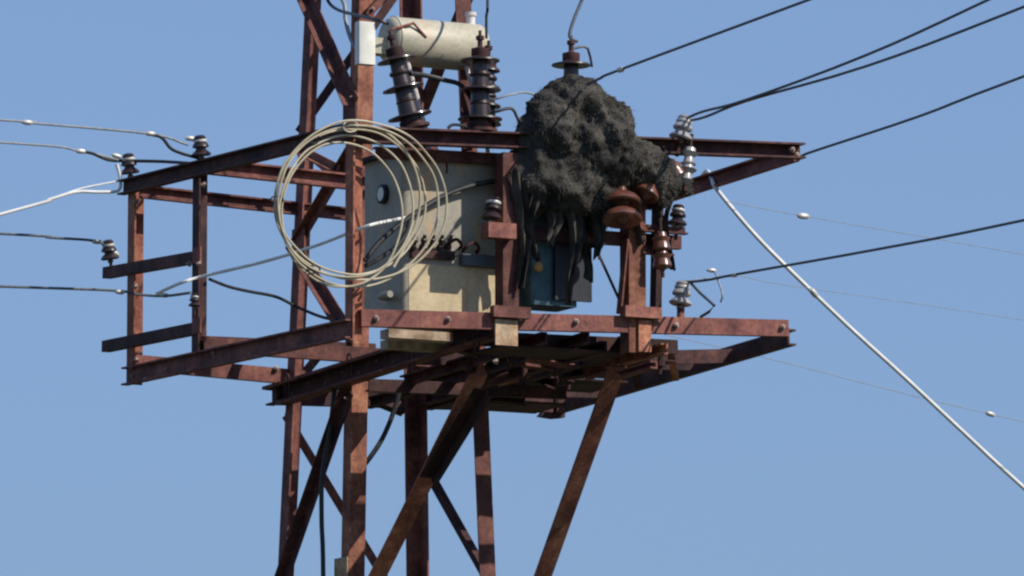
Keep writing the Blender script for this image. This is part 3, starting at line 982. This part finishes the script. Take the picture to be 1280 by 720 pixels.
# tower-top drops to the bushings
cable('drop_wire', [at(608, 48, y=yb), at(608, 20, y=yb), at(609, -20, y=yb), at(600, -260, y=-.3)], .009, 'cable_black', 'thin dark wire rising straight from the right cylinder-end bushing', 'wire')
cable('drop_wire', [at(722, 52, y=yb), at(713, 47, y=yb), at(713, 38, y=yb), at(719, 20, y=yb), at(729, -4, y=yb), at(750, -60, y=yb), at(640, -300, y=-.3)], .011, 'wire', 'dark wire bending up from the bushing above the bundle', 'wire')
# jumpers between the bushings
cable('jumper_wire', [at(512, 92, y=yb + .02), at(530, 94, y=yb + .08), at(555, 100, y=yb + .1), at(575, 106, y=yb + .1), at(590, 125, y=yb + .1), at(600, 150, y=yb + .12)], .016, 'cable_black', 'black jumper sagging beneath the cream cylinder', 'wire')
cable('jumper_wire', [at(560, 160, y=yb - .05), at(566, 156, y=yb - .05), at(578, 157, y=yb - .05), at(590, 162, y=yb - .05)], .010, 'cable_black', 'small black wire loop on the beam between two tall bushings', 'wire')
cable('jumper_wire', [at(606, 143, y=yb + .05), at(622, 139, y=yb), at(640, 136, y=yb), at(650, 152, y=yb), at(672, 164, y=yb)], .010, 'cable_black', 'black jumper from the slim bushing into the bundle', 'wire')
cable('jumper_wire', [at(606, 128, y=yb + .05), at(625, 122, y=yb), at(640, 118, y=yb), at(660, 116, y=yb + .05), at(690, 128, y=yb + .08)], .007, 'wire_thin', 'thin grey jumper reaching the top of the bundle', 'wire')

# right-hand spans run towards the viewer's side (constant x)
def span(name, px, label, r, mat, xs, clamps=(), cr=.018):
    pts = [at(a, b_, x=xs) for a, b_ in px]
    return cable(name, pts, r, mat, label, 'wire', [(at(a, b_, x=xs), Vector((0, -1, .0)) if True else 0) for a, b_ in clamps], W, 4, cr)


x1_ = at(714, 100, y=YF).x
span('overhead_wire', [(734, 106), (752, 97), (778, 86), (1010, 0), (1300, -108), (1900, -330)], 'topmost right wire climbing from the bushing above the bundle', .0085, 'wire', x1_, [(776, 87)])
x2_ = at(858, 148, y=YF).x
span('overhead_wire', [(860, 147), (880, 139), (935, 124), (1080, 70), (1243, -4), (1800, -270)], 'upper wire of the crossing pair leaving the pale grey insulator', .0085, 'wire', x2_)
span('overhead_wire', [(856, 152), (882, 146), (935, 125.5), (1085, 82), (1281, 8), (1900, -240)], 'lower wire of the crossing pair leaving the pale grey insulator', .0085, 'wire', x2_ + .02, [(935, 125)], .013)
x4_ = XR + .03
span('overhead_wire', [(1002, 195), (1020, 188), (1150, 145), (1281, 95), (1900, -130)], 'dark wire leaving the upper right frame corner', .0085, 'wire', x4_)
x5_ = at(860, 355, y=YF).x
span('overhead_wire', [(852, 352), (868, 352), (890, 349), (920, 343), (1100, 311), (1281, 275), (1900, 140)], 'lower dark wire running right from beside the low grey insulator', .0085, 'wire', x5_, [(918, 344)], .014)
cable('jumper_wire', [at(862, 352, x=x5_), at(875, 366, x=x5_), at(893, 382, x=x5_), at(886, 390, x=x5_), at(876, 396, x=x5_)], .0095, 'wire', 'bent dark jumper above the lower right beam', 'wire', step=1)
cable('jumper_wire', [at(884, 338, x=x5_), at(893, 340, x=x5_), at(898, 352, x=x5_), at(903, 368, x=x5_), at(901, 378, x=x5_)], .006, 'wire_thin', 'thin pale looped wire beside the bent dark jumper', 'wire', [(at(890, 338, x=x5_), X)], clampr=.014)
# white cable down to the ground
yw = -1.6
wp = [(884, 220), (897, 237), (945, 295), (1000, 350), (1065, 412), (1130, 471), (1205, 541), (1280, 610), (1500, 806), (1900, 1170), (2350, 1600)]
pts = [at(876, 222, x=XR + .09), at(884, 214, x=XR + .09), at(890, 224, x=XR + .0), at(897, 238, y=yw + .1)] + [at(a, b_, y=yw) for a, b_ in wp[2:]]
g0 = at(2380, 1640, y=yw)
pts.append(Vector((g0.x, g0.y, .03)))
pts.append(Vector((g0.x + .8, g0.y - .1, .02)))
cable('white_cable', pts, .014, 'cable_white', 'thick white cable falling diagonally to the right from the upper frame', 'cable', [(at(1017, 366, y=yw), (1, 0, -1))], clampr=.02)
xw = 2.0
cable('distant_wire', [at(908, 252, y=yw), at(925, 255, y=yw), at(1005, 270, y=yw), at(1280, 318, y=yw), at(1900, 430, y=yw)], .0026, 'wire_thin', 'faint thin wire with a small bead right of the bundle', 'wire', [(at(1004, 270, y=yw), X)], clampr=.021)
cable('distant_wire', [at(830, 418, y=.4), at(960, 448, y=.4), at(1100, 484, y=.4), at(1240, 518, y=.4), at(1900, 670, y=.4)], .0028, 'wire_thin', 'faint thin wire below the lower right beam', 'wire', [(at(1238, 517.5, y=.4), (1, 0, -.22))], clampr=.018)
cable('distant_wire', [at(842, 352, y=YF + .3), at(925, 346, y=YF + .3), at(980, 356, y=YF + .3), at(1280, 400, y=YF + .3), at(1900, 500, y=YF + .3)], .0022, 'wire_thin', 'faint thin wire just under the lower dark right wire', 'wire')
